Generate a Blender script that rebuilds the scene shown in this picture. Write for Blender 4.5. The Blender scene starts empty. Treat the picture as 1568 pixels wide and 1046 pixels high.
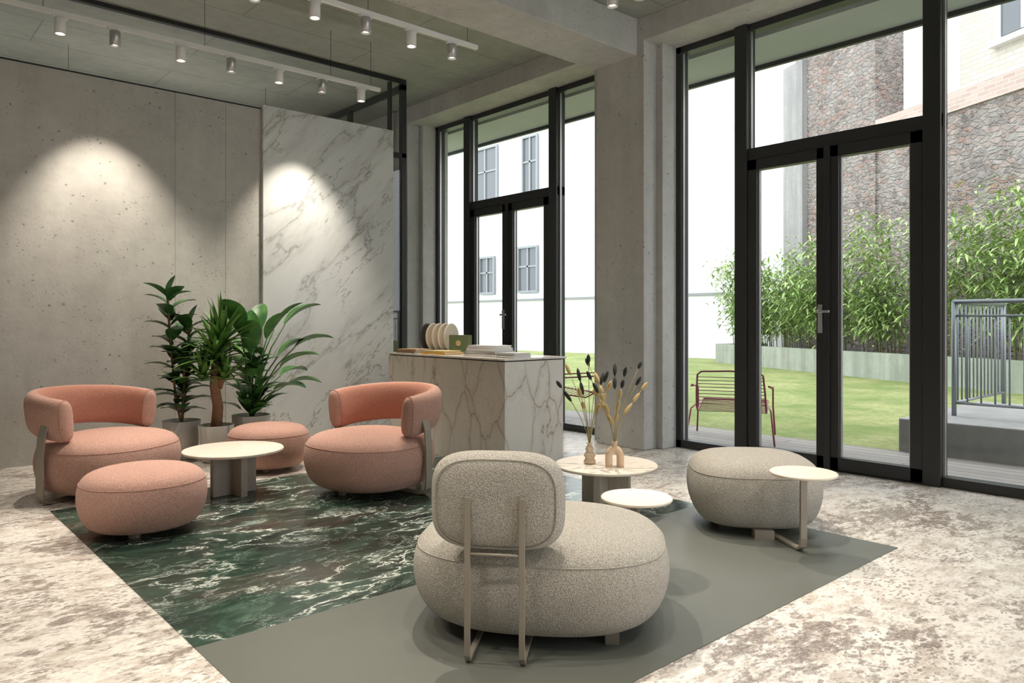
import bpy, math, random
from mathutils import Vector, Matrix
random.seed(7)
S=bpy.context.scene
COL=S.collection
H=1.15
FW=Vector((0.6655,0.7464,0)); RT=Vector((0.7464,-0.6655,0))
# ---------------------------------------------------------------- helpers
def link(o,parent=None):
    COL.objects.link(o)
    if parent: o.parent=parent
    return o
def empty(name,loc=(0,0,0),rz=0,parent=None):
    o=bpy.data.objects.new(name,None); o.empty_display_size=.1
    o.location=loc; o.rotation_euler=(0,0,rz); return link(o,parent)
def mesh(name,V,F,mat,parent=None,smooth=False,loc=(0,0,0),rot=(0,0,0),bevel=0,sub=0):
    me=bpy.data.meshes.new(name); me.from_pydata([tuple(v) for v in V],[],F); me.update()
    if mat: me.materials.append(mat)
    if smooth:
        for p in me.polygons: p.use_smooth=True
    o=bpy.data.objects.new(name,me); o.location=loc; o.rotation_euler=rot; link(o,parent)
    if bevel:
        b=o.modifiers.new('bevel','BEVEL'); b.width=bevel; b.segments=2; b.limit_method='ANGLE'
    if sub:
        s=o.modifiers.new('sub','SUBSURF'); s.levels=sub; s.render_levels=sub
    return o
def addbox(V,F,x0,x1,y0,y1,z0,z1):
    n=len(V)
    V+=[(x0,y0,z0),(x1,y0,z0),(x1,y1,z0),(x0,y1,z0),(x0,y0,z1),(x1,y0,z1),(x1,y1,z1),(x0,y1,z1)]
    F+=[tuple(n+i for i in f) for f in [(0,3,2,1),(4,5,6,7),(0,1,5,4),(1,2,6,5),(2,3,7,6),(3,0,4,7)]]
def boxes(name,L,mat,parent=None,bevel=0,loc=(0,0,0),rot=(0,0,0)):
    V=[];F=[]
    for b in L: addbox(V,F,*b)
    return mesh(name,V,F,mat,parent,bevel=bevel,loc=loc,rot=rot)
def box(name,x0,x1,y0,y1,z0,z1,mat,parent=None,bevel=0):
    return boxes(name,[(x0,x1,y0,y1,z0,z1)],mat,parent,bevel)
def addtube(V,F,P,r,seg=8,taper=None,closed=False):
    P=[Vector(p) for p in P]; n0=len(V); m=len(P)
    up=Vector((0,0,1)); prev=None
    for i,p in enumerate(P):
        if closed: t=P[(i+1)%m]-P[i-1]
        else: t=P[min(i+1,m-1)]-P[max(i-1,0)]
        t.normalize()
        if prev is None:
            a=t.cross(up)
            if a.length<.1: a=t.cross(Vector((1,0,0)))
            a.normalize()
        else:
            a=prev-t*prev.dot(t)
            if a.length<1e-4: a=t.cross(up)
            a.normalize()
        prev=a; b=t.cross(a)
        rr=r if taper is None else r*(1+(taper-1)*i/(m-1))
        for k in range(seg):
            th=2*math.pi*k/seg
            V.append(p+a*rr*math.cos(th)+b*rr*math.sin(th))
    for i in range(m if closed else m-1):
        j=(i+1)%m
        for k in range(seg):
            l=(k+1)%seg
            F.append((n0+i*seg+k,n0+i*seg+l,n0+j*seg+l,n0+j*seg+k))
    if not closed:
        F.append(tuple(n0+k for k in reversed(range(seg))))
        F.append(tuple(n0+(m-1)*seg+k for k in range(seg)))
def tubes(name,L,mat,parent=None,seg=8,taper=None,closed=False):
    V=[];F=[]
    for P,r in L: addtube(V,F,P,r,seg,taper,closed)
    return mesh(name,V,F,mat,parent,smooth=True)
def lathe(name,prof,mat,parent=None,loc=(0,0,0),seg=48,smooth=True,rot=(0,0,0),bevel=0):
    V=[];F=[];rows=[]
    for r,z in prof:
        if r<1e-6: rows.append([len(V)]); V.append((0,0,z))
        else:
            rows.append(list(range(len(V),len(V)+seg)))
            for k in range(seg):
                t=2*math.pi*k/seg; V.append((r*math.cos(t),r*math.sin(t),z))
    for A,B in zip(rows,rows[1:]):
        for k in range(seg):
            l=(k+1)%seg
            if len(A)==1 and len(B)==1: continue
            if len(A)==1: F.append((A[0],B[l],B[k]))
            elif len(B)==1: F.append((A[k],A[l],B[0]))
            else: F.append((A[k],A[l],B[l],B[k]))
    o=mesh(name,V,F,mat,parent,smooth=smooth,loc=loc,rot=rot)
    return o
def disc(name,r,z0,z1,mat,parent=None,loc=(0,0,0),seg=64,e=.004,rot=(0,0,0)):
    o=lathe(name,[(0,z0),(r-e,z0),(r-e,z0),(r,z0+e),(r,z0+e),(r,z1-e),(r,z1-e),(r-e,z1),(r-e,z1),(0,z1)],mat,parent,loc,seg,False,rot)
    return o
def sgnpow(v,p): return math.copysign(abs(v)**p,v)
PROF=[(0,.03),(.30,.03),(.58,.03),(.76,.038),(.87,.062),(.945,.11),(.985,.165),(1.0,.215),(.995,.255),(.98,.288),(.962,.308),(.945,.322),(.905,.343),(.82,.366),(.64,.385),(.32,.396),(0,.399)]
def soft(name,a,b,n,prof,mat,parent=None,loc=(0,0,0),rot=(0,0,0),seg=64,h=1.0,seamz=.308,seam=None,sub=1):
    V=[];F=[];rows=[]
    for rho,z in prof:
        if rho==0: rows.append([len(V)]);V.append((0,0,z*h));continue
        rows.append(list(range(len(V),len(V)+seg)))
        nn=2+(n-2)*rho
        for k in range(seg):
            t=2*math.pi*k/seg
            V.append((a*rho*sgnpow(math.cos(t),2/nn),b*rho*sgnpow(math.sin(t),2/nn),z*h))
    for A,B in zip(rows,rows[1:]):
        for k in range(seg):
            l=(k+1)%seg
            if len(A)==1: F.append((A[0],B[l],B[k]))
            elif len(B)==1: F.append((A[k],A[l],B[0]))
            else: F.append((A[k],A[l],B[l],B[k]))
    o=mesh(name,V,F,mat,parent,smooth=True,loc=loc,rot=rot,sub=sub)
    if seam:
        P=[]
        rho=.962; nn=2+(n-2)*rho
        for k in range(128):
            t=2*math.pi*k/128
            P.append((a*rho*sgnpow(math.cos(t),2/nn),b*rho*sgnpow(math.sin(t),2/nn),seamz*h))
        s=tubes(name+'_seam',[(P,.0022)],seam,parent,seg=6,closed=True); s.location=loc; s.rotation_euler=rot
    return o
def strip(name,P,wd,w,t,mat,parent=None):
    """flat bar swept along P, wd = width direction"""
    V=[];F=[];wd=Vector(wd).normalized();P=[Vector(p) for p in P];m=len(P)
    for i,p in enumerate(P):
        tg=(P[min(i+1,m-1)]-P[max(i-1,0)]).normalized(); nn=tg.cross(wd).normalized()
        for a,b in ((-1,-1),(1,-1),(1,1),(-1,1)): V.append(p+wd*w/2*a+nn*t/2*b)
    for i in range(m-1):
        for k in range(4):
            l=(k+1)%4; F.append((i*4+k,i*4+l,i*4+4+l,i*4+4+k))
    F.append((3,2,1,0)); F.append(tuple((m-1)*4+k for k in range(4)))
    return mesh(name,V,F,mat,parent,bevel=.002)
# ---------------------------------------------------------------- materials
class M:
    def __init__(s,name,rough=.5,spec=.5,metal=0,color=None):
        s.m=bpy.data.materials.new(name); s.m.use_nodes=True; s.nt=s.m.node_tree
        s.b=s.nt.nodes['Principled BSDF']
        s.b.inputs['Roughness'].default_value=rough; s.b.inputs['Metallic'].default_value=metal
        s.b.inputs['Specular IOR Level'].default_value=spec
        if color: s.b.inputs['Base Color'].default_value=(*color,1)
        s.tc=None
    def L(s,a,b): s.nt.links.new(a,b)
    def co(s,scale=(1,1,1),rot=(0,0,0)):
        if not s.tc: s.tc=s.nt.nodes.new('ShaderNodeTexCoord')
        mp=s.nt.nodes.new('ShaderNodeMapping'); mp.inputs['Scale'].default_value=scale; mp.inputs['Rotation'].default_value=rot
        s.L(s.tc.outputs['Object'],mp.inputs['Vector']); return mp.outputs[0]
    def noise(s,scale,detail=4,rough=.55,dist=0,vec=None):
        x=s.nt.nodes.new('ShaderNodeTexNoise'); x.inputs['Scale'].default_value=scale; x.inputs['Detail'].default_value=detail
        x.inputs['Roughness'].default_value=rough; x.inputs['Distortion'].default_value=dist
        s.L(vec if vec else s.co(),x.inputs['Vector']); return x.outputs['Fac']
    def vor(s,scale,feature='F1',vec=None,out='Distance',rnd=1):
        x=s.nt.nodes.new('ShaderNodeTexVoronoi'); x.feature=feature; x.inputs['Scale'].default_value=scale
        x.inputs['Randomness'].default_value=rnd
        s.L(vec if vec else s.co(),x.inputs['Vector']); return x.outputs[out]
    def ramp(s,fac,stops,interp='LINEAR'):
        x=s.nt.nodes.new('ShaderNodeValToRGB'); x.color_ramp.interpolation=interp
        e=x.color_ramp.elements
        while len(e)<len(stops): e.new(.5)
        for i,(p,c) in enumerate(stops):
            e[i].position=p
            e[i].color=(c,c,c,1) if isinstance(c,(int,float)) else (*c,1)
        s.L(fac,x.inputs[0]); return x.outputs[0]
    def mix(s,fac,a,b,mode='MIX'):
        x=s.nt.nodes.new('ShaderNodeMix'); x.data_type='RGBA'; x.blend_type=mode
        for i,v in ((0,fac),(6,a),(7,b)):
            if isinstance(v,(int,float)): x.inputs[i].default_value=v
            elif isinstance(v,tuple): x.inputs[i].default_value=(*v,1)
            else: s.L(v,x.inputs[i])
        return x.outputs[2]
    def math(s,op,a,b=0,clamp=False):
        x=s.nt.nodes.new('ShaderNodeMath'); x.operation=op; x.use_clamp=clamp
        for i,v in ((0,a),(1,b)):
            if isinstance(v,(int,float)): x.inputs[i].default_value=v
            else: s.L(v,x.inputs[i])
        return x.outputs[0]
    def sep(s,c):
        x=s.nt.nodes.new('ShaderNodeSeparateColor'); s.L(c,x.inputs[0]); return x.outputs
    def distort(s,scale,amt,vec=None,detail=3):
        x=s.nt.nodes.new('ShaderNodeTexNoise'); x.inputs['Scale'].default_value=scale; x.inputs['Detail'].default_value=detail
        v=vec if vec else s.co(); s.L(v,x.inputs['Vector'])
        sc=s.nt.nodes.new('ShaderNodeVectorMath'); sc.operation='MULTIPLY_ADD'
        s.L(x.outputs['Color'],sc.inputs[0]); sc.inputs[1].default_value=(amt,)*3; s.L(v,sc.inputs[2]); return sc.outputs[0]
    def ridge(s,scale,w,detail=4,vec=None,rough=.55,c=.5):
        n=s.noise(scale,detail,rough,0,vec); a=s.math('ABSOLUTE',s.math('SUBTRACT',n,c)); return s.ramp(a,[(0,1.0),(w,0.0)])
    def col(s,c): s.L(c,s.b.inputs['Base Color'])
    def bump(s,h,strength=.3,dist=.01):
        x=s.nt.nodes.new('ShaderNodeBump'); x.inputs['Strength'].default_value=strength; x.inputs['Distance'].default_value=dist
        s.L(h,x.inputs['Height']); s.L(x.outputs[0],s.b.inputs['Normal'])
def plain(name,c,rough=.5,metal=0,spec=.5): return M(name,rough,spec,metal,c).m
def emis(name,c,st):
    m=M(name); m.b.inputs['Emission Color'].default_value=(*c,1); m.b.inputs['Emission Strength'].default_value=st; return m.m
def concrete(name,c1,c2,holes=True,streak=0,rough=.75,boards=None):
    m=M(name,rough,.35)
    a=m.noise(.9,6,.6); b=m.noise(9,5,.65); c=m.mix(m.ramp(a,[(.3,0.0),(.7,1.0)]),c1,c2)
    c=m.mix(m.math('MULTIPLY',m.ramp(b,[(.35,1.0),(.6,0.0)]),.2),c,tuple(x*.6 for x in c1))
    if streak:
        st=m.noise(1.6,5,.6,0,m.co((3,3,.25))); c=m.mix(m.math('MULTIPLY',m.ramp(st,[(.4,1.0),(.62,0.0)]),streak),c,tuple(x*.55 for x in c1))
    h=m.noise(30,4,.6)
    if boards:
        br=m.nt.nodes.new('ShaderNodeTexBrick'); br.offset=.5; br.inputs['Scale'].default_value=1; br.inputs['Mortar Size'].default_value=.008
        br.inputs['Brick Width'].default_value=boards[0]; br.inputs['Row Height'].default_value=boards[1]; m.L(m.co(),br.inputs['Vector'])
        c=m.mix(m.math('MULTIPLY',br.outputs['Fac'],.45),c,tuple(x*.45 for x in c1))
    if holes:
        hs=None
        for sc,lo,hi,ss,tl in ((14,.10,.17,2.2,.46),(30,.10,.20,1.4,.47)):
            v=m.vor(sc,vec=m.distort(25,.03,m.co((1,1,1)),2)); hm=m.ramp(v,[(lo,1.0),(hi,0.0)])
            sel=m.ramp(m.noise(ss*2,3),[(tl,0.0),(tl+.1,1.0)]); hm=m.math('MULTIPLY',hm,sel)
            hs=hm if hs is None else m.math('MAXIMUM',hs,hm)
        c=m.mix(m.math('MULTIPLY',hs,.6),c,tuple(x*.35 for x in c1))
        h=m.math('SUBTRACT',h,hs)
    m.col(c); m.bump(h,.25,.01); return m.m
CW=concrete('concrete_wall_mat',(.47,.45,.41),(.58,.56,.515),True,.15)
CC=concrete('concrete_ceiling_mat',(.30,.31,.27),(.43,.44,.39),False,.0,boards=(2.6,.65))
CP=concrete('concrete_pier_mat',(.50,.49,.46),(.60,.59,.56),True,.2)
CR=plain('painted_room_mat',(.60,.59,.57),.8)
# floor stone
m=M('speckled_stone_floor_mat',.34,.5)
vec=m.co((1,1.8,1),(0,0,.35))
d=m.distort(7,.10,vec,6)
big=m.noise(1.0,4,.65,.3,vec); fine=m.noise(9,9,.8,.1,d); f2=m.noise(46,7,.8,0,vec)
cell=m.sep(m.vor(24,'F1',m.distort(18,.06,vec,4),'Color')); cell2=m.sep(m.vor(60,'F1',vec,'Color'))
base=m.mix(m.ramp(m.noise(6,8,.75,.2,d),[(.42,0.0),(.52,1.0)]),(.52,.455,.39),(.79,.745,.68))
base=m.mix(m.math('MULTIPLY',cell[0],.28),base,(.88,.86,.82))
val=m.math('ADD',m.math('ADD',m.math('MULTIPLY',fine,.62),m.math('MULTIPLY',big,.50)),m.math('MULTIPLY',cell[1],.085))
dark=m.ramp(val,[(.632,0.0),(.644,.75),(.71,1.0)])
base=m.mix(m.math('MULTIPLY',dark,.9),base,m.mix(m.ramp(f2,[(.46,0.0),(.54,1.0)]),(.085,.062,.052),(.38,.31,.26)))
sp=m.math('MULTIPLY',m.ramp(cell2[0],[(.78,0.0),(.81,1.0)]),m.ramp(m.noise(2.5,4),[(.40,.2),(.6,.8)]))
base=m.mix(sp,base,m.mix(cell2[1],(.13,.105,.09),(.42,.36,.32)))
sp2=m.ramp(f2,[(.38,1.0),(.41,0.0)])
base=m.mix(m.math('MULTIPLY',sp2,.5),base,(.86,.84,.81))
br=m.nt.nodes.new('ShaderNodeTexBrick'); br.offset=0; br.inputs['Scale'].default_value=1; br.inputs['Mortar Size'].default_value=.002
br.inputs['Brick Width'].default_value=1.5; br.inputs['Row Height'].default_value=3.0; m.L(m.co(),br.inputs['Vector'])
base=m.mix(m.math('MULTIPLY',br.outputs['Fac'],.4),base,(.35,.3,.26))
m.col(base); m.L(m.ramp(fine,[(.3,.22),(.7,.40)]),m.b.inputs['Roughness']); FLOOR=m.m
# green marble
m=M('green_marble_mat',.2,.4)
vec=m.co((.8,1.6,1),(0,0,.3)); d=m.distort(1.5,.6,vec,5)
c=m.mix(m.ramp(m.noise(2.2,6,.65,0,d),[(.40,0.0),(.60,1.0)]),(.007,.014,.011),(.024,.056,.039))
c=m.mix(m.ramp(m.noise(.9,3,.5,0,d),[(.59,0.0),(.66,.8)]),c,(.062,.047,.040))
c=m.mix(m.ramp(m.noise(4,8,.72,0,d),[(.54,0.0),(.70,.75)]),c,(.085,.150,.110))
mask=m.ramp(m.noise(1.6,3),[(.42,.10),(.56,1.0)])
v1=m.math('MULTIPLY',m.ridge(2.0,.011,8,d,.64),mask)
v2=m.math('MULTIPLY',m.ridge(5.0,.014,8,d,.64),m.ramp(m.noise(3,3),[(.42,.08),(.60,.7)]))
v3=m.math('MULTIPLY',m.ridge(2.0,.045,8,d,.7),m.math('MULTIPLY',mask,.25))
c=m.mix(v3,c,(.28,.36,.30)); c=m.mix(v2,c,(.36,.43,.37)); c=m.mix(v1,c,(.82,.85,.78)); m.col(c); GREEN=m.m
m=M('grey_floor_mat',.42,.45); m.col(m.mix(m.noise(2,6,.6),(.108,.116,.100),(.138,.145,.127))); m.bump(m.noise(60,3),.08,.004); GREY=m.m
# slab marble
def whitemarble(name,base,v,rot,s=1.0,rough=.2,k=1.0):
    m=M(name,rough,.5); vec=m.co((1,1,1),rot); vec2=m.nt.nodes.new('ShaderNodeMapping'); vec2.inputs['Scale'].default_value=(1,1,.3); m.L(vec,vec2.inputs[0])
    d=m.distort(1.4,.3,vec2.outputs[0],4)
    c=m.mix(m.ramp(m.noise(1.6*s,5,.6,0,d),[(.35,0.0),(.7,.9)]),base,tuple(x*.76 for x in base))
    c=m.mix(m.math('MULTIPLY',m.ridge(1.7*s,.05,6,d,.6),.28*k),c,v)
    c=m.mix(m.math('MULTIPLY',m.ridge(1.7*s,.010,6,d,.6),.75*k),c,v)
    c=m.mix(m.math('MULTIPLY',m.ridge(3.0*s,.009,6,d,.6,.44),m.ramp(m.noise(1.1,2),[(.38,.0),(.54,.9)])),c,tuple(x*.8 for x in v)); m.col(c); return m.m
SLAB=whitemarble('white_marble_mat',(.75,.76,.74),(.34,.34,.31),(0,-.75,0))
def crackmarble(name,base,v1,v2):
    m=M(name,.22,.5); vec=m.co((1.3,1.3,.6),(.5,.35,.2)); d=m.distort(2.2,.42,vec,5)
    e=m.ramp(m.vor(2.9,'DISTANCE_TO_EDGE',d),[(0,1.0),(.014,0.0)]); eh=m.ramp(m.vor(2.9,'DISTANCE_TO_EDGE',d),[(0,1.0),(.11,0.0)]); e2=m.ramp(m.vor(6.2,'DISTANCE_TO_EDGE',d),[(0,1.0),(.016,0.0)])
    c=m.mix(m.ramp(m.noise(2.4,5,.6,0,d),[(.35,0.0),(.7,.5)]),base,tuple(x*.87 for x in base))
    mk=m.ramp(m.noise(1.5,3),[(.36,.15),(.52,.85)])
    c=m.mix(m.math('MULTIPLY',eh,m.math('MULTIPLY',mk,.4)),c,v2)
    c=m.mix(m.math('MULTIPLY',e2,m.ramp(m.noise(2.2,3),[(.40,0.0),(.56,.6)])),c,v2)
    c=m.mix(m.math('MULTIPLY',e,mk),c,v1); m.col(c); return m.m
COUNTER=crackmarble('counter_marble_mat',(.80,.76,.69),(.34,.24,.16),(.52,.44,.36))
def fabric(name,c1,c2,scale=220,st=.5):
    m=M(name,.95,.1); a=m.noise(scale,3,.7); b=m.vor(scale*.9); c=m.mix(m.ramp(a,[(.40,0.0),(.60,1.0)]),c1,c2)
    c=m.mix(m.math('MULTIPLY',m.noise(3,3),.12),c,tuple(x*.7 for x in c1)); m.col(c)
    m.b.inputs['Sheen Weight'].default_value=.12
    m.bump(m.math('ADD',a,b),st,.003); return m.m
PINK=fabric('salmon_fabric_mat',(.46,.25,.19),(.66,.42,.345),200,.8)
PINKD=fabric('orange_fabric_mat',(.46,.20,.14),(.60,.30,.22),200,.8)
PSEAM=plain('salmon_seam_mat',(.44,.24,.185),.9)
CREAM=fabric('cream_boucle_mat',(.33,.305,.26),(.60,.57,.51),220,.8)
CSEAM=plain('cream_seam_mat',(.37,.34,.29),.9)
TAUPE=plain('taupe_metal_mat',(.33,.29,.235),.45,.2)
BLACK=plain('black_frame_mat',(.026,.028,.030),.4)
BLACK2=plain('black_matte_mat',(.012,.012,.013),.6)
WHITE=plain('white_paint_mat',(.8,.8,.78),.4)
SILVER=plain('brushed_silver_mat',(.55,.55,.55),.35,.8)
TRAV=whitemarble('travertine_mat',(.70,.63,.54),(.58,.48,.38),(0,0,.4),2,.4,.6)
BROWNST=whitemarble('brown_stone_mat',(.40,.345,.29),(.3,.25,.2),(0,0,.4),3,.5)
TABLEW=plain('table_cream_mat',(.78,.70,.60),.45)
BULB=emis('lamp_emission_mat',(1,.9,.76),25)
# glass, real thin glazing
m=M('window_glass_mat'); nt=m.nt; nt.nodes.remove(m.b)
t=nt.nodes.new('ShaderNodeBsdfTransparent'); g=nt.nodes.new('ShaderNodeBsdfGlossy'); g.inputs['Roughness'].default_value=.02
t.inputs[0].default_value=(.98,.985,.985,1)
lw=nt.nodes.new('ShaderNodeLayerWeight'); lw.inputs['Blend'].default_value=.5; mx=nt.nodes.new('ShaderNodeMixShader')
ff=m.math('ADD',m.math('MULTIPLY',m.math('POWER',lw.outputs['Facing'],5),.8),.03)
m.L(ff,mx.inputs[0]); m.L(t.outputs[0],mx.inputs[1]); m.L(g.outputs[0],mx.inputs[2]); m.L(mx.outputs[0],nt.nodes['Material Output'].inputs[0]); GLASS=m.m
# ---------------------------------------------------------------- room shell
ZC=3.86
box('floor',-3.2,5.85,-3.2,9.6,-.12,0,FLOOR)
box('floor_inlay_green_marble',.905,3.97,2.69,5.22,0,.003,GREEN)
box('floor_inlay_grey',.905,3.97,1.51,2.69,0,.003,GREY)
box('ceiling',-3.2,5.85,-3.2,9.6,ZC,ZC+.2,CC)
cb=boxes('ceiling_beam',[(-3.2,5.27,4.22,4.74,3.53,ZC)],CP,bevel=.008)
X=[-3.2,-1.4,.6,2.177,2.627,4.44]
boxes('wall_left',[(X[i]+(.002 if i else 0),X[i+1]-.002,6.98,7.13,0,3.2) for i in range(5)]+[(-3.2,4.43,6.984,7.12,0,3.195)],CW)
boxes('trim_1',[(-3.2,4.44,6.975,7.135,3.2,3.212)],BLACK2)
box('marble_wall_panel',2.97,4.44,6.93,6.979,0,3.235,SLAB,bevel=.002)
box('wall_back',-3.4,-3.2,-3.2,9.6,0,ZC,CR)
box('wall_far',-3.2,5.85,9.6,9.8,0,ZC,CR)
# front wall, unseen behind the camera; glazed opening added to let in fill daylight
boxes('wall_front',[(-3.2,2.5,-3.4,-3.2,0,ZC),(5.1,5.85,-3.4,-3.2,0,ZC),(2.5,5.1,-3.4,-3.2,3.5,ZC),(2.5,5.1,-3.4,-3.2,0,.3)],CR)
w4=empty('window_4')
boxes('frame',[(2.5+i*1.3-.04,2.5+i*1.3+.04,-3.34,-3.26,.3,3.5) for i in range(3)]+[(2.5,5.1,-3.34,-3.26,.3,.37),(2.5,5.1,-3.34,-3.26,3.43,3.5)],BLACK,w4)
boxes('glazing',[(2.5,5.1,-3.305,-3.297,.3,3.5)],GLASS,w4)
boxes('wall_right',[(5.27,5.45,4.15,4.71,0,3.66),(5.45,5.85,4.08,4.90,0,3.66),(5.27,5.45,.41,1.17,0,3.66),(5.45,5.85,.34,1.24,0,3.66),
   (5.27,5.85,-3.2,-2.5,0,3.66),(5.27,5.45,7.9,9.6,0,3.66),(5.45,5.85,7.82,9.6,0,3.66),(5.27,5.85,-3.2,9.6,3.65,ZC)],CP,bevel=.006)
# glazed partition above left wall and at its end
gp=empty('window_partition')
boxes('partition_frame',[(-3.2,4.67,7.02,7.07,3.82,ZC-.002),(4.61,4.67,7.02,7.08,0,3.82),(4.45,4.48,7.02,7.07,0,3.8),(4.45,4.67,7.02,7.07,2.98,3.03),
   (4.61,4.67,7.02,9.6,3.74,3.80),(4.61,4.67,8.2,8.25,0,3.74),(4.61,4.67,7.05,9.6,0,.05)],BLACK,gp)
boxes('partition_glass',[(-3.2,4.6,7.04,7.05,3.212,3.82),(4.49,4.61,7.04,7.05,0,3.8),(4.635,4.645,7.08,9.6,.05,3.74)],GLASS,gp)
for lx0 in (-1.6,1.4):  # unseen lamps added to brighten the back room ceiling behind the glass strip
    e=empty('added_fill_lamp'); boxes('housing',[(lx0,lx0+2.4,8.3,8.36,2.40,2.46)],WHITE,e)
    tubes('cables',[([(lx0+.2,8.33,2.46),(lx0+.2,8.33,ZC)],.002),([(lx0+2.2,8.33,2.46),(lx0+2.2,8.33,ZC)],.002)],BLACK2,e,5)
    l=bpy.data.lights.new('fill_uplight','AREA'); l.shape='RECTANGLE'; l.size=2.3; l.size_y=.05; l.energy=14; l.color=(1,.95,.86)
    o=bpy.data.objects.new('fill_uplight',l); o.location=(lx0+1.2,8.33,2.48); o.rotation_euler=(math.pi,0,0); link(o,e)
# ---------------------------------------------------------------- windows/doors
XW=5.65
def window(i,y0,y1,yc):
    w=empty('window_%d'%i)
    a,b=yc-.80,yc+.80; x0,x1=XW,XW+.11; zt=3.65
    boxes('frame',[(x0,x1,y0,y0+.055,0,zt),(x0,x1,y1-.055,y1,0,zt),(x0-.03,x1,a,a+.115,0,zt),(x0-.03,x1,b-.115,b,0,zt),
      (x0,x1,y0,y1,zt-.06,zt),(x0,x1,y0,a,0,.07),(x0,x1,b,y1,0,.07),(x0-.01,x1,a,b,2.50,2.60)],BLACK,w,bevel=.004)
    boxes('glazing',[(x0+.05,x0+.058,y0+.05,a,.06,zt-.05),(x0+.05,x0+.058,b,y1-.05,.06,zt-.05),(x0+.05,x0+.058,a+.11,b-.11,2.6,zt-.05)],GLASS,w)
    boxes('bead',[(x0+.02,x0+.045,a+.115,a+.13,2.6,zt-.06),(x0+.02,x0+.045,b-.13,b-.115,2.6,zt-.06),(x0+.02,x0+.045,a-.014,a,.07,zt-.06),(x0+.02,x0+.045,b,b+.014,.07,zt-.06),
      (x0+.02,x0+.045,y0+.055,y0+.067,.07,zt-.06),(x0+.02,x0+.045,y1-.067,y1-.055,.07,zt-.06)],SILVER,w)
    d=empty('door_%d'%i)
    L=[];G=[];B=[]
    for (p,q) in ((a+.117,yc-.002),(yc+.002,b-.117)):
        L+=[(x0-.02,x0+.06,p,p+.085,.012,2.498),(x0-.02,x0+.06,q-.085,q,.012,2.498),(x0-.02,x0+.06,p,q,.012,.11),(x0-.02,x0+.06,p,q,2.41,2.498)]
        G+=[(x0+.03,x0+.038,p+.08,q-.08,.10,2.42)]
        B+=[(x0+.005,x0+.028,p+.085,p+.097,.11,2.41),(x0+.005,x0+.028,q-.097,q-.085,.11,2.41)]
    L+=[(x0-.035,x0-.015,yc-.025,yc+.025,.012,2.498)]
    boxes('leaf_frame',L,BLACK,d,bevel=.004); boxes('leaf_glass',G,GLASS,d); boxes('leaf_bead',B,SILVER,d)
    boxes('threshold',[(x0-.02,x1,a+.115,b-.115,0,.011)],BLACK2,d)
    boxes('handle',[(x0-.045,x0-.02,yc+.03,yc+.065,1.06,1.28),(x0-.085,x0-.045,yc+.038,yc+.056,1.215,1.235),(x0-.09,x0-.075,yc-.045,yc+.056,1.215,1.235)],SILVER,d,bevel=.003)
window(1,4.90,7.82,6.40); window(2,1.24,4.08,2.66); window(3,-2.5,.34,-1.08)
# ---------------------------------------------------------------- exterior
GR=-.04
m=M('grass_mat',.9,.2)
c=m.mix(m.ramp(m.noise(.9,6,.7),[(.38,0.0),(.62,1.0)]),(.20,.27,.085),(.41,.42,.19)); c=m.mix(m.ramp(m.noise(14,6,.75),[(.42,0.0),(.58,.6)]),c,(.17,.24,.065))
c=m.mix(m.ramp(m.noise(2.5,5,.7),[(.54,0.0),(.68,.5)]),c,(.40,.35,.20))
m.col(c); m.bump(m.noise(60,4),.8,.05); GRASS=m.m
box('lawn',7.03,40,-25,60,-.3,GR,GRASS)
m=M('deck_mat',.7,.3); w=m.nt.nodes.new('ShaderNodeTexBrick'); w.offset=.5
w.inputs['Scale'].default_value=1; w.inputs['Brick Width'].default_value=2.4; w.inputs['Row Height'].default_value=.14; w.inputs['Mortar Size'].default_value=.006
w.inputs['Color1'].default_value=(.27,.25,.225,1); w.inputs['Color2'].default_value=(.21,.195,.18,1); w.inputs['Mortar'].default_value=(.06,.06,.06,1)
m.L(m.co((1,1,1),(0,0,math.pi/2)),w.inputs['Vector']); m.col(w.outputs['Color']); DECK=m.m
box('terrace_deck',5.85,7.03,-25,60,-.3,-.015,DECK)
m=M('canopy_mat',.7); m.col(m.mix(m.noise(3,4),(.42,.45,.44),(.48,.51,.50))); CAN=m.m
cn=empty('exterior_canopy')
boxes('soffit',[(5.87,6.5,-3.2,9.8,3.60,3.85)],CAN,cn); boxes('edge',[(6.5,6.54,-3.2,9.8,3.56,3.9)],BLACK,cn)
m=M('white_render_mat',.9,.1); m.col(m.mix(m.noise(.6,4),(.70,.71,.72),(.80,.80,.80))); WR=m.m
wb=empty('white_building')
WIN=[(27.98,29.74,7.2,9.8),(25.1,26.0,7.2,9.8),(28.2,29.2,2.6,4.3),(25.1,26.3,2.6,4.6)]
boxes('facade',[(24,30,10,60,GR,15)],WR,wb)
REV=plain('window_grey_mat',(.10,.11,.12),.2)
boxes('pane',[(23.94,23.99,a,b,c,d) for a,b,c,d in WIN],REV,wb)
L=[]
for a,b,c,d in WIN:
    L+=[(23.85,23.96,a-.1,a,c-.1,d+.1),(23.85,23.96,b,b+.1,c-.1,d+.1),(23.85,23.96,a,b,d,d+.1),(23.85,23.96,a,b,c-.1,c),(23.88,23.96,(a+b)/2-.05,(a+b)/2+.05,c,d),(23.88,23.96,a,b,c+(d-c)*.55,c+(d-c)*.55+.08)]
boxes('pane_frame',L,plain('window_frame_light_mat',(.22,.24,.25),.5),wb)
gw=empty('garden_wall'); boxes('wall_body',[(20.5,20.8,10.3,60,GR,1.98)],WR,gw); boxes('coping',[(20.42,20.88,10.3,60,1.98,2.06)],plain('coping_mat',(.20,.21,.22),.6),gw)
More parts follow.
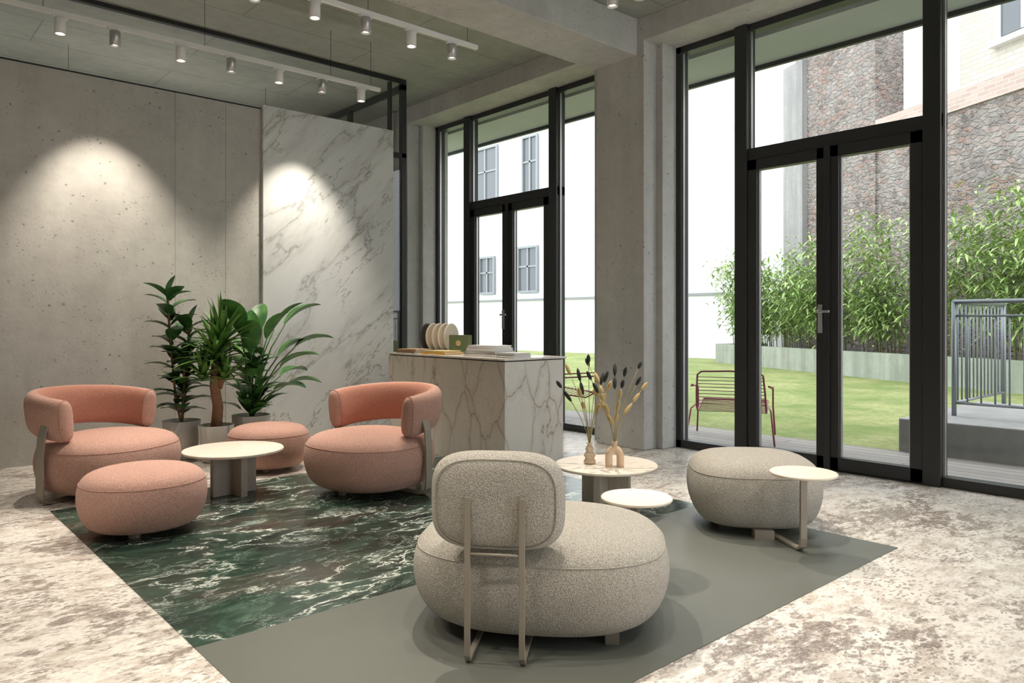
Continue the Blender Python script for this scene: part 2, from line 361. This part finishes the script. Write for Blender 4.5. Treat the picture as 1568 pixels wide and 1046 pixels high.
# stone wall
m=M('rubble_stone_mat',.95,.1)
vec=m.distort(5,.14,m.co((1,1,1.9))); cell=m.vor(5.2,'F1',vec,'Color'); edge=m.vor(5.2,'DISTANCE_TO_EDGE',vec)
sx=m.sep(cell)
c=m.ramp(sx[0],[(0,(.25,.21,.195)),(.3,(.34,.30,.28)),(.5,(.40,.365,.34)),(.72,(.42,.27,.22)),(1,(.50,.45,.42))])
c=m.mix(m.ramp(edge,[(.02,.7),(.12,0.0)]),c,(.45,.41,.38)); c=m.mix(m.ramp(m.noise(10,7,.75),[(.36,.85),(.50,0.0)]),c,(.12,.10,.09))
c=m.mix(m.ramp(m.noise(1.2,6,.7),[(.44,0.0),(.62,.6)]),c,(.52,.49,.465)); m.col(c)
m.bump(m.math('ADD',m.math('MULTIPLY',m.ramp(edge,[(0,0.0),(.15,1.0)]),.5),m.noise(12,6,.7)),1.0,.12); RUB=m.m
def brickmat(name,a,b,mo,bw=.28,rh=.085):
    m=M(name,.9,.1); w=m.nt.nodes.new('ShaderNodeTexBrick'); w.inputs['Scale'].default_value=1; w.inputs['Brick Width'].default_value=bw; w.inputs['Row Height'].default_value=rh; w.inputs['Mortar Size'].default_value=.010
    w.inputs['Color1'].default_value=(*a,1); w.inputs['Color2'].default_value=(*b,1); w.inputs['Mortar'].default_value=(*mo,1)
    m.L(m.co((1,1,1),(math.pi/2,0,0)),w.inputs['Vector']); m.col(w.outputs['Color']); return m.m
RB=brickmat('red_brick_mat',(.36,.27,.235),(.42,.34,.30),(.40,.37,.34)); BB=brickmat('beige_brick_mat',(.47,.445,.37),(.53,.51,.44),(.41,.39,.33),.35,.11)
rz=math.atan2(-8.1,-4.2)
sw=empty('stone_boundary_wall',(19.5,10.1,0),rz)
boxes('gable',[(0,3.05,0,.8,GR,9.6)],RUB,sw); boxes('wall_body',[(3.05,16,.05,.7,GR,5.5)],RUB,sw)
boxes('brick_cap',[(3.05,16,.0,.75,5.5,5.9)],RB,sw); boxes('corner_pier',[(-.35,.5,-.15,.8,GR,8.2)],concrete('old_render_mat',(.24,.235,.23),(.33,.32,.31),False,.4),sw)
bb=empty('brick_building',(19.5,10.1,0),rz)
boxes('facade',[(3.3,16,1.6,6,GR,15)],BB,bb)
L=[];Fm=[]
for x in (5.0,8.0,11.0,14.0):
    L.append((x,x+1.1,1.54,1.58,7.3,9.4)); Fm+=[(x-.12,x,1.48,1.6,7.2,9.5),(x+1.1,x+1.22,1.48,1.6,7.2,9.5),(x,x+1.1,1.48,1.6,9.4,9.52),(x-.2,x+1.3,1.4,1.6,7.1,7.22),(x+.51,x+.59,1.5,1.6,7.3,9.4),(x,x+1.1,1.5,1.6,8.4,8.48)]
boxes('pane',L,REV,bb); boxes('pane_frame',Fm,WHITE,bb)
tubes('downpipe',[([(3.45,1.45,12),(3.45,1.45,6.6),(3.7,1.2,6.2),(4.6,.9,5.98)],.09)],WHITE,bb)
boxes('stucco_band',[(3.2,3.9,1.5,1.62,GR,15)],WR,bb)
pl=empty('planter_wall',(19.5,10.1,0),rz)
PLM=concrete('planter_concrete_mat',(.24,.275,.21),(.37,.39,.33),False,.5)
boxes('planter_body',[(-1.5,15,-1.6,-1.42,GR,.50),(-1.5,-1.32,-1.42,-.0,GR,.50)],PLM,pl); boxes('soil',[(-1.32,15,-1.42,-.16,GR,.42)],plain('soil_mat',(.08,.06,.045),1),pl)
# bamboo
def leafmat(name,a,b,rough=.5):
    m=M(name,rough,.4); oi=m.noise(8,2); m.col(m.mix(m.ramp(oi,[(.35,0.0),(.65,1.0)]),a,b)); return m.m
BAM=leafmat('bamboo_leaf_mat',(.17,.29,.07),(.42,.53,.21)); STK=plain('bamboo_stalk_mat',(.22,.24,.09),.6)
def addleaf(V,F,base,dr,L,W,droop,n=5,shape='ell',fold=.15,upv=None):
    p=Vector(base); dr=Vector(dr).normalized(); n0=len(V)
    side=dr.cross(Vector((0,0,1)))
    if side.length<.05: side=Vector((random.uniform(-1,1),random.uniform(-1,1),0))
    side.normalize()
    for i in range(n+1):
        t=i/n
        if shape=='ell': w=W*math.sin(math.pi*min(1,max(0,t*.94+.04)))**.75
        elif shape=='strap': w=W*min(1,.55+t*2.5)*(1-t**2.5)
        else: w=W*(math.sin(math.pi*t**.8))
        w=max(w,.0008)/2
        nrm=side.cross(dr).normalized()
        V.append(p-side*w+nrm*w*fold*2); V.append(p.copy()); V.append(p+side*w+nrm*w*fold*2)
        p=p+dr*(L/n)
        dr=(dr+Vector((0,0,-1))*droop/n).normalized()
    for i in range(n):
        a=n0+i*3
        F.append((a,a+1,a+4,a+3)); F.append((a+1,a+2,a+5,a+4))
def bamboo(name,x0,x1,cnt,hmin,hmax,lv,lean=.1):
    e=empty(name,(19.5,10.1,0),rz); V=[];F=[];TV=[];TF=[]
    for i in range(cnt):
        x=random.uniform(x0,x1); y=random.uniform(-1.25,-.75); h=random.uniform(hmin,hmax); lx=random.uniform(-.5,.5); ly=random.uniform(-.9,.05)
        P=[(x+lx*t*t,y+ly*t*t,.42+(h-.42)*t) for t in (0,.3,.6,.85,1)]
        addtube(TV,TF,P,.013,5,.4)
        for k in range(lv):
            t=random.uniform(.18,1.0)**.75
            q=Vector((x+lx*t*t+random.gauss(0,.22),min(-.25,y+ly*t*t+random.gauss(0,.2)),.42+(h-.42)*t+random.gauss(0,.1)))
            a=random.uniform(0,6.28)
            addleaf(V,F,q,(math.cos(a),math.sin(a),random.uniform(-.5,.5)),random.uniform(.18,.32),.045,1.0,3,'ell',.1)
    mesh('stalks',TV,TF,STK,e,True); mesh('leaves',V,F,BAM,e)
bamboo('bamboo_hedge',-1.3,5.0,76,1.5,3.2,150)
bamboo('bamboo_hedge',5.4,11,46,1.8,3.5,140)
box('terrace_plinth',7.03,9.2,-8,2.67,GR,.28,concrete('plinth_mat',(.26,.26,.25),(.34,.34,.33),False,.2),bevel=.01)
rl=empty('metal_railing')
RM=plain('galvanized_mat',(.24,.26,.28),.45,.6)
L=[([(7.6,2.4,1.33),(7.6,-6,1.33)],.022),([(7.6,2.4,.40),(7.6,-6,.40)],.014),([(7.6,2.4,1.2),(7.6,-6,1.2)],.012),([(7.6,2.4,1.33),(9.1,2.4,1.33)],.022),([(7.6,2.4,.4),(9.1,2.4,.4)],.014)]
y=2.4
while y>-4: L.append(([(7.6,y,.40),(7.6,y,1.2)],.008)); y-=.11
for yy in (2.4,1.5,.3,-1,-2.5,-4): L.append(([(7.6,yy,.28),(7.6,yy,1.33)],.022))
x=7.7
while x<9.1: L.append(([(x,2.4,.4),(x,2.4,1.33)],.008)); x+=.11
L.append(([(9.1,2.4,.28),(9.1,2.4,1.33)],.022))
tubes('rails',L,RM,rl,seg=6)
MAR=plain('maroon_metal_mat',(.22,.03,.055),.45)
def outchair(loc,rz):
    e=empty('metal_garden_chair',loc,rz); L=[]
    for s in (-1,1):
        y=s*.37
        L.append(([(.42,y*1.05,.008),(.36,y,.30),(.33,y,.46),(.29,y,.50),(.0,y,.52),(-.26,y,.54),(-.36,y*.93,.56)],.009))
        L.append(([(-.50,y*1.08,.008),(-.34,y*.98,.33),(-.20,y*.9,.36)],.009))
        L.append(([(.35,y*.86,.36),(.1,y*.86,.32),(-.16,y*.86,.29),(-.26,y*.86,.34),(-.34,y*.84,.50),(-.40,y*.80,.66),(-.415,y*.70,.69)],.009))
    L.append(([(-.415,-.26,.69),(-.425,0,.70),(-.415,.26,.69)],.009)); L.append(([(.35,-.32,.36),(.35,.32,.36)],.008))
    for i in range(12):
        t=i/11; L.append(([(.35-.51*t,-.32,.36-.07*t),(.35-.51*t,.32,.36-.07*t)],.004))
    for i in range(9):
        t=(i+1)/10; x_=-.26-.14*t; L.append(([(x_,-.31,.34+.33*t),(x_-.015,0,.34+.33*t),(x_,.31,.34+.33*t)],.004))
    tubes('frame',L,MAR,e,6); return e
outchair((6.50,4.02,-.015),math.radians(28))
outchair((6.50,6.10,-.015),math.radians(120))
# ---------------------------------------------------------------- counter
ct=empty('reception_counter')
boxes('body',[(3.76,4.40,4.30,5.95,0.0,.835)],COUNTER,ct,bevel=.002)
boxes('top_slab',[(3.74,4.42,4.28,5.97,.845,.86)],COUNTER,ct,bevel=.002); boxes('shadow_gap',[(3.77,4.39,4.31,5.94,.833,.847)],BLACK2,ct)
ZT=.86
PG=plain('paper_mat',(.82,.80,.76),.8)
def bookstack(name,x,y,rz,spec):
    e=empty(name,(x,y,ZT+.0),rz); z=0.0005
    for i,(w,l,h,c,r) in enumerate(spec):
        cm=plain('cover_mat',c,.5); rr=(0,0,r)
        boxes('cover_%d'%i,[(-w/2,w/2,-l/2,l/2,z,z+.003),(-w/2,w/2,-l/2,l/2,z+h-.003,z+h),(-w/2,-w/2+.004,-l/2,l/2,z,z+h)],cm,e,rot=rr)
        boxes('pages_%d'%i,[(-w/2+.004,w/2-.006,-l/2+.006,l/2-.006,z+.003,z+h-.003)],PG,e,rot=rr); z+=h
bookstack('book_stack',3.98,4.74,.1,[(.26,.36,.022,(.75,.73,.70),0),(.25,.33,.022,(.55,.52,.48),.05),(.24,.32,.024,(.85,.84,.82),-.04),(.22,.30,.022,(.8,.8,.78),.06)])
bookstack('book_stack',3.96,4.42,.0,[(.2,.20,.02,(.8,.78,.75),0),(.19,.2,.018,(.6,.6,.6),.1)])
bookstack('book_stack',3.90,5.30,.05,[(.22,.34,.018,(.75,.45,.08),0),(.2,.28,.014,(.75,.6,.3),.06)])
bookstack('book_stack',3.90,5.72,.0,[(.22,.30,.020,(.30,.16,.09),0),(.2,.26,.016,(.6,.40,.22),.1)])
gb=empty('sample_box',(4.14,5.36,ZT),.35)
boxes('case',[(-.02,.0,-.10,.10,0,.165),(.0,.05,-.10,-.095,0,.165),(.0,.05,.095,.10,0,.165),(0,.05,-.10,.10,0,.006),(0,.05,-.10,.10,.159,.165)],plain('green_card_mat',(.13,.17,.08),.6),gb)
disc('badge',.026,0,.004,plain('gold_mat',(.6,.45,.2),.4),gb,(-.0205,0,.09),24,.001,(0,-math.pi/2,0))
ds=empty('disc_sample_stand',(4.16,5.70,ZT),-2.78)
boxes('base',[(-.05,.05,-.17,.17,0,.016)],plain('dark_wood_mat',(.12,.08,.06),.5),ds)
CD=plain('cream_pad_mat',(.76,.68,.56),.8)
for i in range(5):
    disc('pad_%d'%i,.128,-.010,.010,CD if i else plain('dark_pad_mat',(.05,.04,.04),.4),ds,(0,-.13+.066*i,.144),40,.008,(math.pi/2,0,0))
# ---------------------------------------------------------------- seating
def pouf(loc,r,h=.36):
    e=empty('round_pouf',loc)
    soft('cushion',r,r,2.1,PROF,PINK,e,h=h/.4,seam=PSEAM)
    for k in range(3):
        a=k*2.09; disc('foot_%d'%k,.03,0,.035,TAUPE,e,(r*.5*math.cos(a),r*.5*math.sin(a),0),16)
pouf((1.21,4.41,.003),.325); pouf((2.44,5.59,0),.31)
def armchair(loc,rz):
    e=empty('curved_armchair',loc,rz)
    soft('seat',.41,.44,2.3,PROF,PINK,e,h=1.04,seam=PSEAM)
    N=60; A=math.radians(98); ns=28; V=[];F=[]
    cx=-.08; R=.365
    def sect(ph,sc,over):
        a=math.pi+ph; q=abs(ph)/A
        zc=.565-.045*q*q; th=.062
        c=Vector((cx+R*math.cos(a),R*1.04*math.sin(a),zc)); ra=Vector((math.cos(a),math.sin(a),0))
        tg=Vector((-math.sin(a),math.cos(a),0))*(1 if ph>0 else -1)
        c=c+tg*over
        out=[]
        for k in range(ns):
            t=2*math.pi*k/ns
            u=sgnpow(math.cos(t),2/2.6)*th*sc; v=sgnpow(math.sin(t),2/2.8)*.135*(.55+.45*sc if sc<1 else 1)
            lean=.10*v
            out.append(c+ra*(u+lean)+Vector((0,0,v)))
        return out
    rows=[sect(-A,.30,.054),sect(-A,.70,.048),sect(-A,.93,.028)]
    for i in range(N+1): rows.append(sect(-A+2*A*i/N,1,0))
    rows+=[sect(A,.93,.028),sect(A,.70,.048),sect(A,.30,.054)]
    for r in rows: V+=r
    for i in range(len(rows)-1):
        for k in range(ns):
            l=(k+1)%ns; F.append((i*ns+k,i*ns+l,(i+1)*ns+l,(i+1)*ns+k))
    F.append(tuple(reversed(range(ns)))); F.append(tuple((len(rows)-1)*ns+k for k in range(ns)))
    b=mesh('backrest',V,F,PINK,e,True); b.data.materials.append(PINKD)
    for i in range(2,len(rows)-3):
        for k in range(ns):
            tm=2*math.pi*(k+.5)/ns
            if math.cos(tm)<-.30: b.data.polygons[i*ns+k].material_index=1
    L=[]
    for idx in (2,len(rows)-3): L.append(([Vector(q) for q in rows[idx]],.0035))
    tubes('piping',L,PSEAM,e,6,closed=True)
    for s in (-1,1):
        strip('side_support_%s'%('a' if s<0 else 'b'),[(-.10,s*.43,.50),(-.10,s*.455,.43),(-.10,s*.468,.30),(-.10,s*.468,.10),(-.10,s*.462,.05),(-.10,s*.44,.018),(-.10,s*.40,.008),(-.10,s*.12,.008)],(1,0,0),.055,.012,TAUPE,e)
    strip('rear_support',[(-.50,0,.5),(-.49,0,.3),(-.47,0,.06),(-.44,0,.012),(-.1,0,.008)],(0,1,0),.05,.012,TAUPE,e)
    boxes('foot',[(.22,.25,-.02,.02,0,.05)],TAUPE,e)
armchair((1.32,5.57,0.0),math.radians(-55)); armchair((2.66,4.45,.003),math.radians(190))
# cream lounge chair
lc=empty('lounge_chair',(2.03,2.10,.003),math.radians(40.3))
soft('seat',.41,.49,2.8,PROF,CREAM,lc,h=1.0,seam=CSEAM)
BP=[(0,-.085),(.4,-.085),(.7,-.08),(.87,-.062),(.96,-.035),(1,0),(.96,.035),(.87,.062),(.7,.08),(.4,.085),(0,.085)]
bk=soft('backrest',.170,.236,3.7,BP,CREAM,lc,(-.375,.115,.532),(0,math.radians(90),0),seamz=99)
P=[]
for k in range(128):
    t=2*math.pi*k/128; P.append((-.375-.0625,.115+.236*.872*sgnpow(math.sin(t),2/3.5),.532+.170*.872*sgnpow(math.cos(t),2/3.5)))
tubes('backrest_seam',[(P,.0022)],CSEAM,lc,6,closed=True)
for s,n in ((-1,'a'),(1,'b')):
    y=.112+s*.092
    strip('rear_bar_'+n,[(-.468,y,.56),(-.468,y,.3),(-.470,y,.10),(-.468,y,.03),(-.455,y,.010),(-.1,y,.008)],(0,1,0),.02,.012,TAUPE,lc)
tubes('cross_bar',[([(-.468,.02,.37),(-.468,.205,.37)],.005)],TAUPE,lc)
boxes('foot',[(-.25,-.20,-.30,-.25,0,.05),(.2,.25,-.3,-.25,0,.05),(.2,.25,.25,.3,0,.05)],TAUPE,lc)
disc('tray',.160,.340,.355,TABLEW,lc,(.50,-.38,0))
tubes('tray_stem',[([(.50,-.38,.01),(.50,-.38,.34)],.014)],TAUPE,lc,12)
strip('tray_foot',[(.50,-.38,.008),(.2,-.15,.008)],(.6,-.8,0),.06,.012,TAUPE,lc)
# cream square pouf with tray
sp_=empty('square_pouf',(3.82,2.24,0.003),math.radians(42))
soft('cushion',.345,.355,3.1,PROF,CREAM,sp_,h=1.04,seam=CSEAM)
lx=Vector((3.526-3.82,1.786-2.24)); ca,sa=math.cos(math.radians(-42)),math.sin(math.radians(-42))
tx,ty=lx.x*ca-lx.y*sa, lx.x*sa+lx.y*ca
disc('tray',.160,.388,.402,TABLEW,sp_,(tx,ty,0))
strip('tray_stem',[(tx,ty,.39),(tx,ty,.07),(tx*.99,ty*.985,.03),(tx*.93,ty*.93,.010),(tx*.3,ty*.3,.008)],(-ty,tx,0),.035,.014,TAUPE,sp_)
boxes('foot',[(-.32,-.24,-.05,.05,0,.045),(.2,.25,.15,.2,0,.045)],TAUPE,sp_)
# ---------------------------------------------------------------- tables
def rtable(loc,rz,r,h,top,base):
    e=empty('round_coffee_table',loc,rz)
    disc('top',r,h-.018,h,top,e)
    boxes('pedestal',[(-.15,.15,-.022,.022,0,h-.018),(-.022,.022,-.15,-.022,0,h-.018),(-.022,.022,.022,.15,0,h-.018)],base,e,bevel=.003)
rtable((1.91,4.93,.003),math.radians(5),.32,.30,TRAV,BROWNST)
rtable((3.42,2.98,.003),math.radians(20),.31,.285,TABLEW,TRAV)
tz=.289
def at(px,d): 
    s=(px-784)/1137.5*d; v=FW*d+RT*s; return v
v1=at(903,4.50); v2=at(941,4.40)
CLAY=plain('clay_mat',(.72,.58,.42),.7); CLAY2=plain('peach_clay_mat',(.78,.58,.40),.7)
ST=plain('dry_stem_mat',(.45,.40,.22),.8)
def spikes(e,n,spread,h,z0,mats):
    T=[];V={0:([],[]),1:([],[])}
    for i in range(n):
        a=2*math.pi*i/n+random.uniform(-.4,.4); q=spread*random.uniform(.5,1.05); hh=h*random.uniform(.62,1)
        P=[(q*t**1.6*math.cos(a),q*t**1.6*math.sin(a),z0+(hh-z0)*t) for t in (0,.25,.5,.75,1)]
        T.append((P,.0022))
        w=i%2; VV,FF=V[w]
        dr=(Vector(P[-1])-Vector(P[-2])).normalized()
        for q2 in range(random.choice((1,2,3))):
            end=Vector(P[-1])-dr*.085*q2
            ln=random.uniform(.05,.09)
            addtube(VV,FF,[end-dr*ln*.5,end-dr*ln*.3,end,end+dr*ln*.3,end+dr*ln*.5],.012,8,None)
            k0=len(VV)-5*8
            for r_i,sc in enumerate((.25,.8,1,.75,.15)):
                c=sum((Vector(VV[k0+r_i*8+k]) for k in range(8)),Vector())/8
                for k in range(8): VV[k0+r_i*8+k]=c+(Vector(VV[k0+r_i*8+k])-c)*sc
    tubes('stems',T,ST,e,5)
    mesh('dark_seedheads',V[0][0],V[0][1],mats[0],e,True); mesh('golden_seedheads',V[1][0],V[1][1],mats[1],e,True)
DK=plain('dark_seed_mat',(.03,.035,.035),.8); GD=plain('golden_seed_mat',(.62,.45,.20),.8)
e=empty('beaded_vase',(v1.x,v1.y,tz))
lathe('body',[(0,0),(.03,0),(.038,.012),(.030,.028),(.026,.032),(.036,.05),(.026,.068),(.020,.072),(.028,.088),(.018,.105),(.012,.11),(.020,.125),(.014,.125),(.008,.11),(0,.10)],CLAY,e)
spikes(e,10,.18,.66,.1,(DK,GD))
e=empty('arch_vase',(v2.x,v2.y,tz),math.radians(-42))
P=[(.034*math.cos(t),0,.055+.05*math.sin(t)) for t in [math.pi*i/12 for i in range(13)]]
P=[(.034,0,.0),(.034,0,.03)]+P+[(-.034,0,.03),(-.034,0,0)]
tubes('arch',[(P,.022)],CLAY2,e,16); lathe('neck',[(0,.10),(.020,.10),(.014,.135),(.018,.15),(.012,.15),(0,.12)],CLAY2,e)
spikes(e,11,.22,.62,.12,(DK,GD))
# ---------------------------------------------------------------- plants
POT=plain('stone_pot_mat',(.62,.58,.53),.7); SOIL=plain('potting_soil_mat',(.05,.035,.025),1)
def pot(e,r,h):
    lathe('pot',[(0,0),(r*.72,0),(r*.8,.01),(r,h),(r*.93,h),(r*.88,h-.03),(0,h-.03)],POT,e); disc('soil',r*.89,h-.045,h-.028,SOIL,e,seg=32)
LF1=leafmat('fig_leaf_mat',(.025,.085,.025),(.07,.18,.05),.35); LF2=leafmat('dracaena_leaf_mat',(.05,.15,.03),(.15,.30,.06),.4); LF3=leafmat('strelitzia_leaf_mat',(.035,.13,.035),(.10,.27,.06),.35)
BARK=M('bark_mat',.9,.2); BARK.col(BARK.mix(BARK.noise(25,4,.6,0,BARK.co((1,1,3))),(.14,.07,.04),(.38,.22,.13))); BARK.bump(BARK.noise(30,3),.7,.01); BARK=BARK.m
GST=plain('green_stem_mat',(.08,.18,.05),.5)
e=empty('potted_rubber_fig',(2.08,6.50,0)); pot(e,.15,.32)
V=[];F=[];T=[]
for j,(ox,oy,hh) in enumerate(((-.10,-.02,1.38),(.06,.03,1.14),(0,-.06,.88))):
    P=[(0,0,.28),(ox*.5,oy*.5,.5),(ox,oy,hh*.75),(ox*1.2,oy,hh)]; T.append((P,.010))
    k=int((hh-.35)/.042)
    for i in range(k):
        t=i/k; z=.38+(hh-.40)*t; f=min(1,z/hh); a=i*2.4+j
        b=(ox*f*1.1,oy*f,z); addleaf(V,F,b,(math.cos(a),math.sin(a)*.8,.45+.5*t),random.uniform(.19,.26),.13,.9,6,'ell',.12)
    addleaf(V,F,(ox*1.2,oy,hh-.03),(.25,-.2,1),.19,.12,.3,6); addleaf(V,F,(ox*1.2,oy,hh-.03),(-.7,-.2,.6),.24,.12,.6,6); addleaf(V,F,(ox*1.2,oy,hh-.05),(.7,-.3,.5),.2,.11,.6,6)
tubes('stems',T,BARK,e); mesh('leaves',V,F,LF1,e,True)
e=empty('potted_dracaena',(2.25,6.18,0)); pot(e,.14,.30)
V=[];F=[]
tubes('trunk',[([(0,0,.26),(.015,0,.45),(-.01,.01,.62),(.0,0,.82)],.045),([(0.02,0,.6),(.05,-.03,.72),(.04,-.03,.9)],.028)],BARK,e,12,.8)
for (cx_,cy_,cz,n,Lm) in ((0,0,.80,62,.38),(.04,-.03,.94,44,.38),(-.10,.02,.66,28,.28),(.05,-.05,.66,24,.28)):
    for i in range(n):
        a=i*2.399; el=.05+1.45*(i/n); addleaf(V,F,(cx_,cy_,cz+.0015*i),(math.cos(a)*math.cos(el),math.sin(a)*math.cos(el),math.sin(el)+.1),Lm*random.uniform(.75,1.05),.048,.7*(1.2-i/n),7,'strap',.2)
mesh('leaves',V,F,LF2,e,True)
e=empty('potted_strelitzia',(2.60,6.32,0)); pot(e,.16,.34)
V=[];F=[];T=[]
for i,(dx,dy,hz,L_,W_) in enumerate(((.34,-.05,1.12,.38,.18),(-.17,-.16,1.04,.44,.19),(.10,.12,1.02,.36,.17),(.42,-.12,.92,.36,.16),(-.06,-.15,.88,.38,.17),(.22,-.22,.76,.36,.16),(.02,.05,.90,.36,.17),(.36,.10,.66,.32,.15),(-.22,.0,.72,.30,.15),(.14,-.25,.56,.32,.14),(.28,-.02,.84,.34,.16),(.20,-.10,1.08,.34,.16),(.30,-.2,.6,.3,.14),(.08,-.2,1.0,.34,.15))):
    P=[(0,0,.30),(dx*.2,dy*.2,.30+(hz-.3)*.4),(dx*.5,dy*.5,.30+(hz-.3)*.75),(dx*.85,dy*.85,hz)]
    T.append((P,.009)); n=Vector(P[3])-Vector(P[2]); n.normalize(); n=n+Vector((dx,dy,0))*.8
    addleaf(V,F,P[3],n,L_,W_,.9,9,'ell',.22)
for i in range(64):
    a=i*2.4; h0=random.uniform(.34,.88); addleaf(V,F,(random.uniform(-.08,.08),random.uniform(-.08,.08),h0),(math.cos(a),math.sin(a)*.8,.7),random.uniform(.17,.26),.095,.7,6,'ell',.15)
tubes('petioles',T,GST,e,6,.6); mesh('leaves',V,F,LF3,e,True)
# ---------------------------------------------------------------- track lights
ZTR=3.40
def aim(name,loc,tgt,power,deg,blend=.6,r=.03,parent=None,col=(1,.90,.78)):
    l=bpy.data.lights.new(name,'SPOT'); l.energy=power; l.spot_size=math.radians(deg); l.spot_blend=blend; l.shadow_soft_size=r; l.color=col
    o=bpy.data.objects.new(name,l); o.location=loc; o.rotation_euler=(Vector(tgt)-Vector(loc)).to_track_quat('-Z','Y').to_euler(); link(o,parent); return o
def track(y,x0,x1,heads):
    e=empty('track_light'); boxes('rail',[(x0,x1,y-.018,y+.018,ZTR,ZTR+.032)],WHITE,e)
    x=x0+.3; L=[]
    while x<x1-.3: L.append(([(x,y,ZTR+.03),(x,y,ZC)],.002)); x+=1.15
    L.append(([(x1-.1,y,ZTR+.03),(x1-.1,y,ZC)],.002)); tubes('suspension_wires',L,BLACK2,e,5)
    for i,(hx,tgt,pw,deg) in enumerate(heads):
        boxes('adapter_%d'%i,[(hx-.05,hx+.05,y-.014,y+.014,ZTR-.02,ZTR)],WHITE,e)
        lathe('head_%d'%i,[(0,0),(.036,0),(.038,-.004),(.038,-.115),(.032,-.115),(.030,-.09),(0,-.09)],SILVER if i%2 else WHITE,e,(hx,y,ZTR-.02),24)
        disc('bulb_%d'%i,.028,-.099,-.092,BULB,e,(hx,y,ZTR-.02),20,.001)
        if pw: aim('spot_%d'%i,(hx,y,ZTR-.14),tgt,pw,deg,.8,.018,e)
def xat(px,y):
    s=(px-784)/1137.5; return y*(.6655+.7464*s)/(.7464-.6655*s)
Y1=6.30
hx=[xat(p,Y1) for p in (92,176,277,354,427,493,553)]
P0=125
track(Y1,.75,3.88,[(hx[0],(.4,4.6,0),P0,70),(hx[1],(1.60,6.98,1.45),P0*1.4,62),(hx[2],(1.5,5.3,0),P0*1.2,55),(hx[3],(2.25,6.5,.4),P0*.8,55),(hx[4],(2.4,5.3,0),P0*1.2,55),(hx[5],(3.33,6.96,1.45),P0*1.25,62),(hx[6],(3.9,5.1,.3),P0,60)])
Y2=4.79
hx=[xat(p,Y2) for p in (390,482,560,630,692)]
track(Y2,-.9,3.88,[(-.4,(-.2,3.5,0),P0,80),(hx[0],(1.25,4.5,.0),P0*1.3,50),(hx[1],(1.5,5.4,.2),P0*.8,55),(hx[2],(1.9,4.2,0),P0*.8,60),(hx[3],(2.66,4.45,.2),P0*1.3,50),(hx[4],(3.74,4.6,.3),P0*1.2,60)])
track(3.28,-.9,3.90,[(-.4,(-.2,2.2,0),P0,80),(.6,(.6,3.4,0),P0*.9,75),(1.5,(1.6,2.9,0),P0*.6,65),(2.3,(2.15,2.25,.2),P0*2.1,52),(3.1,(3.2,3.0,0),P0*.8,55),(3.83,(3.78,2.3,0),P0*1.9,52)])
track(1.6,-.9,3.90,[(-.4,(.0,1.0,0),P0*.9,80),(.8,(.5,1.6,.0),P0*.8,60),(1.7,(2.0,1.7,0),P0*.8,65),(2.6,(3.0,1.5,0),P0*.6,70),(3.6,(3.9,1.2,0),P0*.8,75)])
track(-.2,-.9,3.90,[(-.4,(-.4,-.2,0),P0*.7,90),(1.3,(1.5,.6,0),P0*.4,90),(3.0,(3.2,.5,0),P0*.8,90)])
sd=empty('smoke_detector'); disc('body',.05,-.035,0,WHITE,sd,(4.9,3.9,ZC),24)
# ---------------------------------------------------------------- world
w=bpy.data.worlds.new('overcast'); S.world=w; w.use_nodes=True; nt=w.node_tree; bg=nt.nodes['Background']
bg.inputs[0].default_value=(.92,.96,1.0,1); bg.inputs[1].default_value=4.3
# ---------------------------------------------------------------- camera
cd=bpy.data.cameras.new('camera'); cam=bpy.data.objects.new('camera',cd); link(cam)
cam.location=(0,0,H); cam.rotation_euler=(math.radians(90),0,math.radians(-41.72))
cd.sensor_width=36; cd.lens=36*1137.5/1568; cd.shift_y=-31/1568; cd.clip_start=.05; cd.clip_end=300
S.camera=cam
S.view_settings.view_transform='Standard'
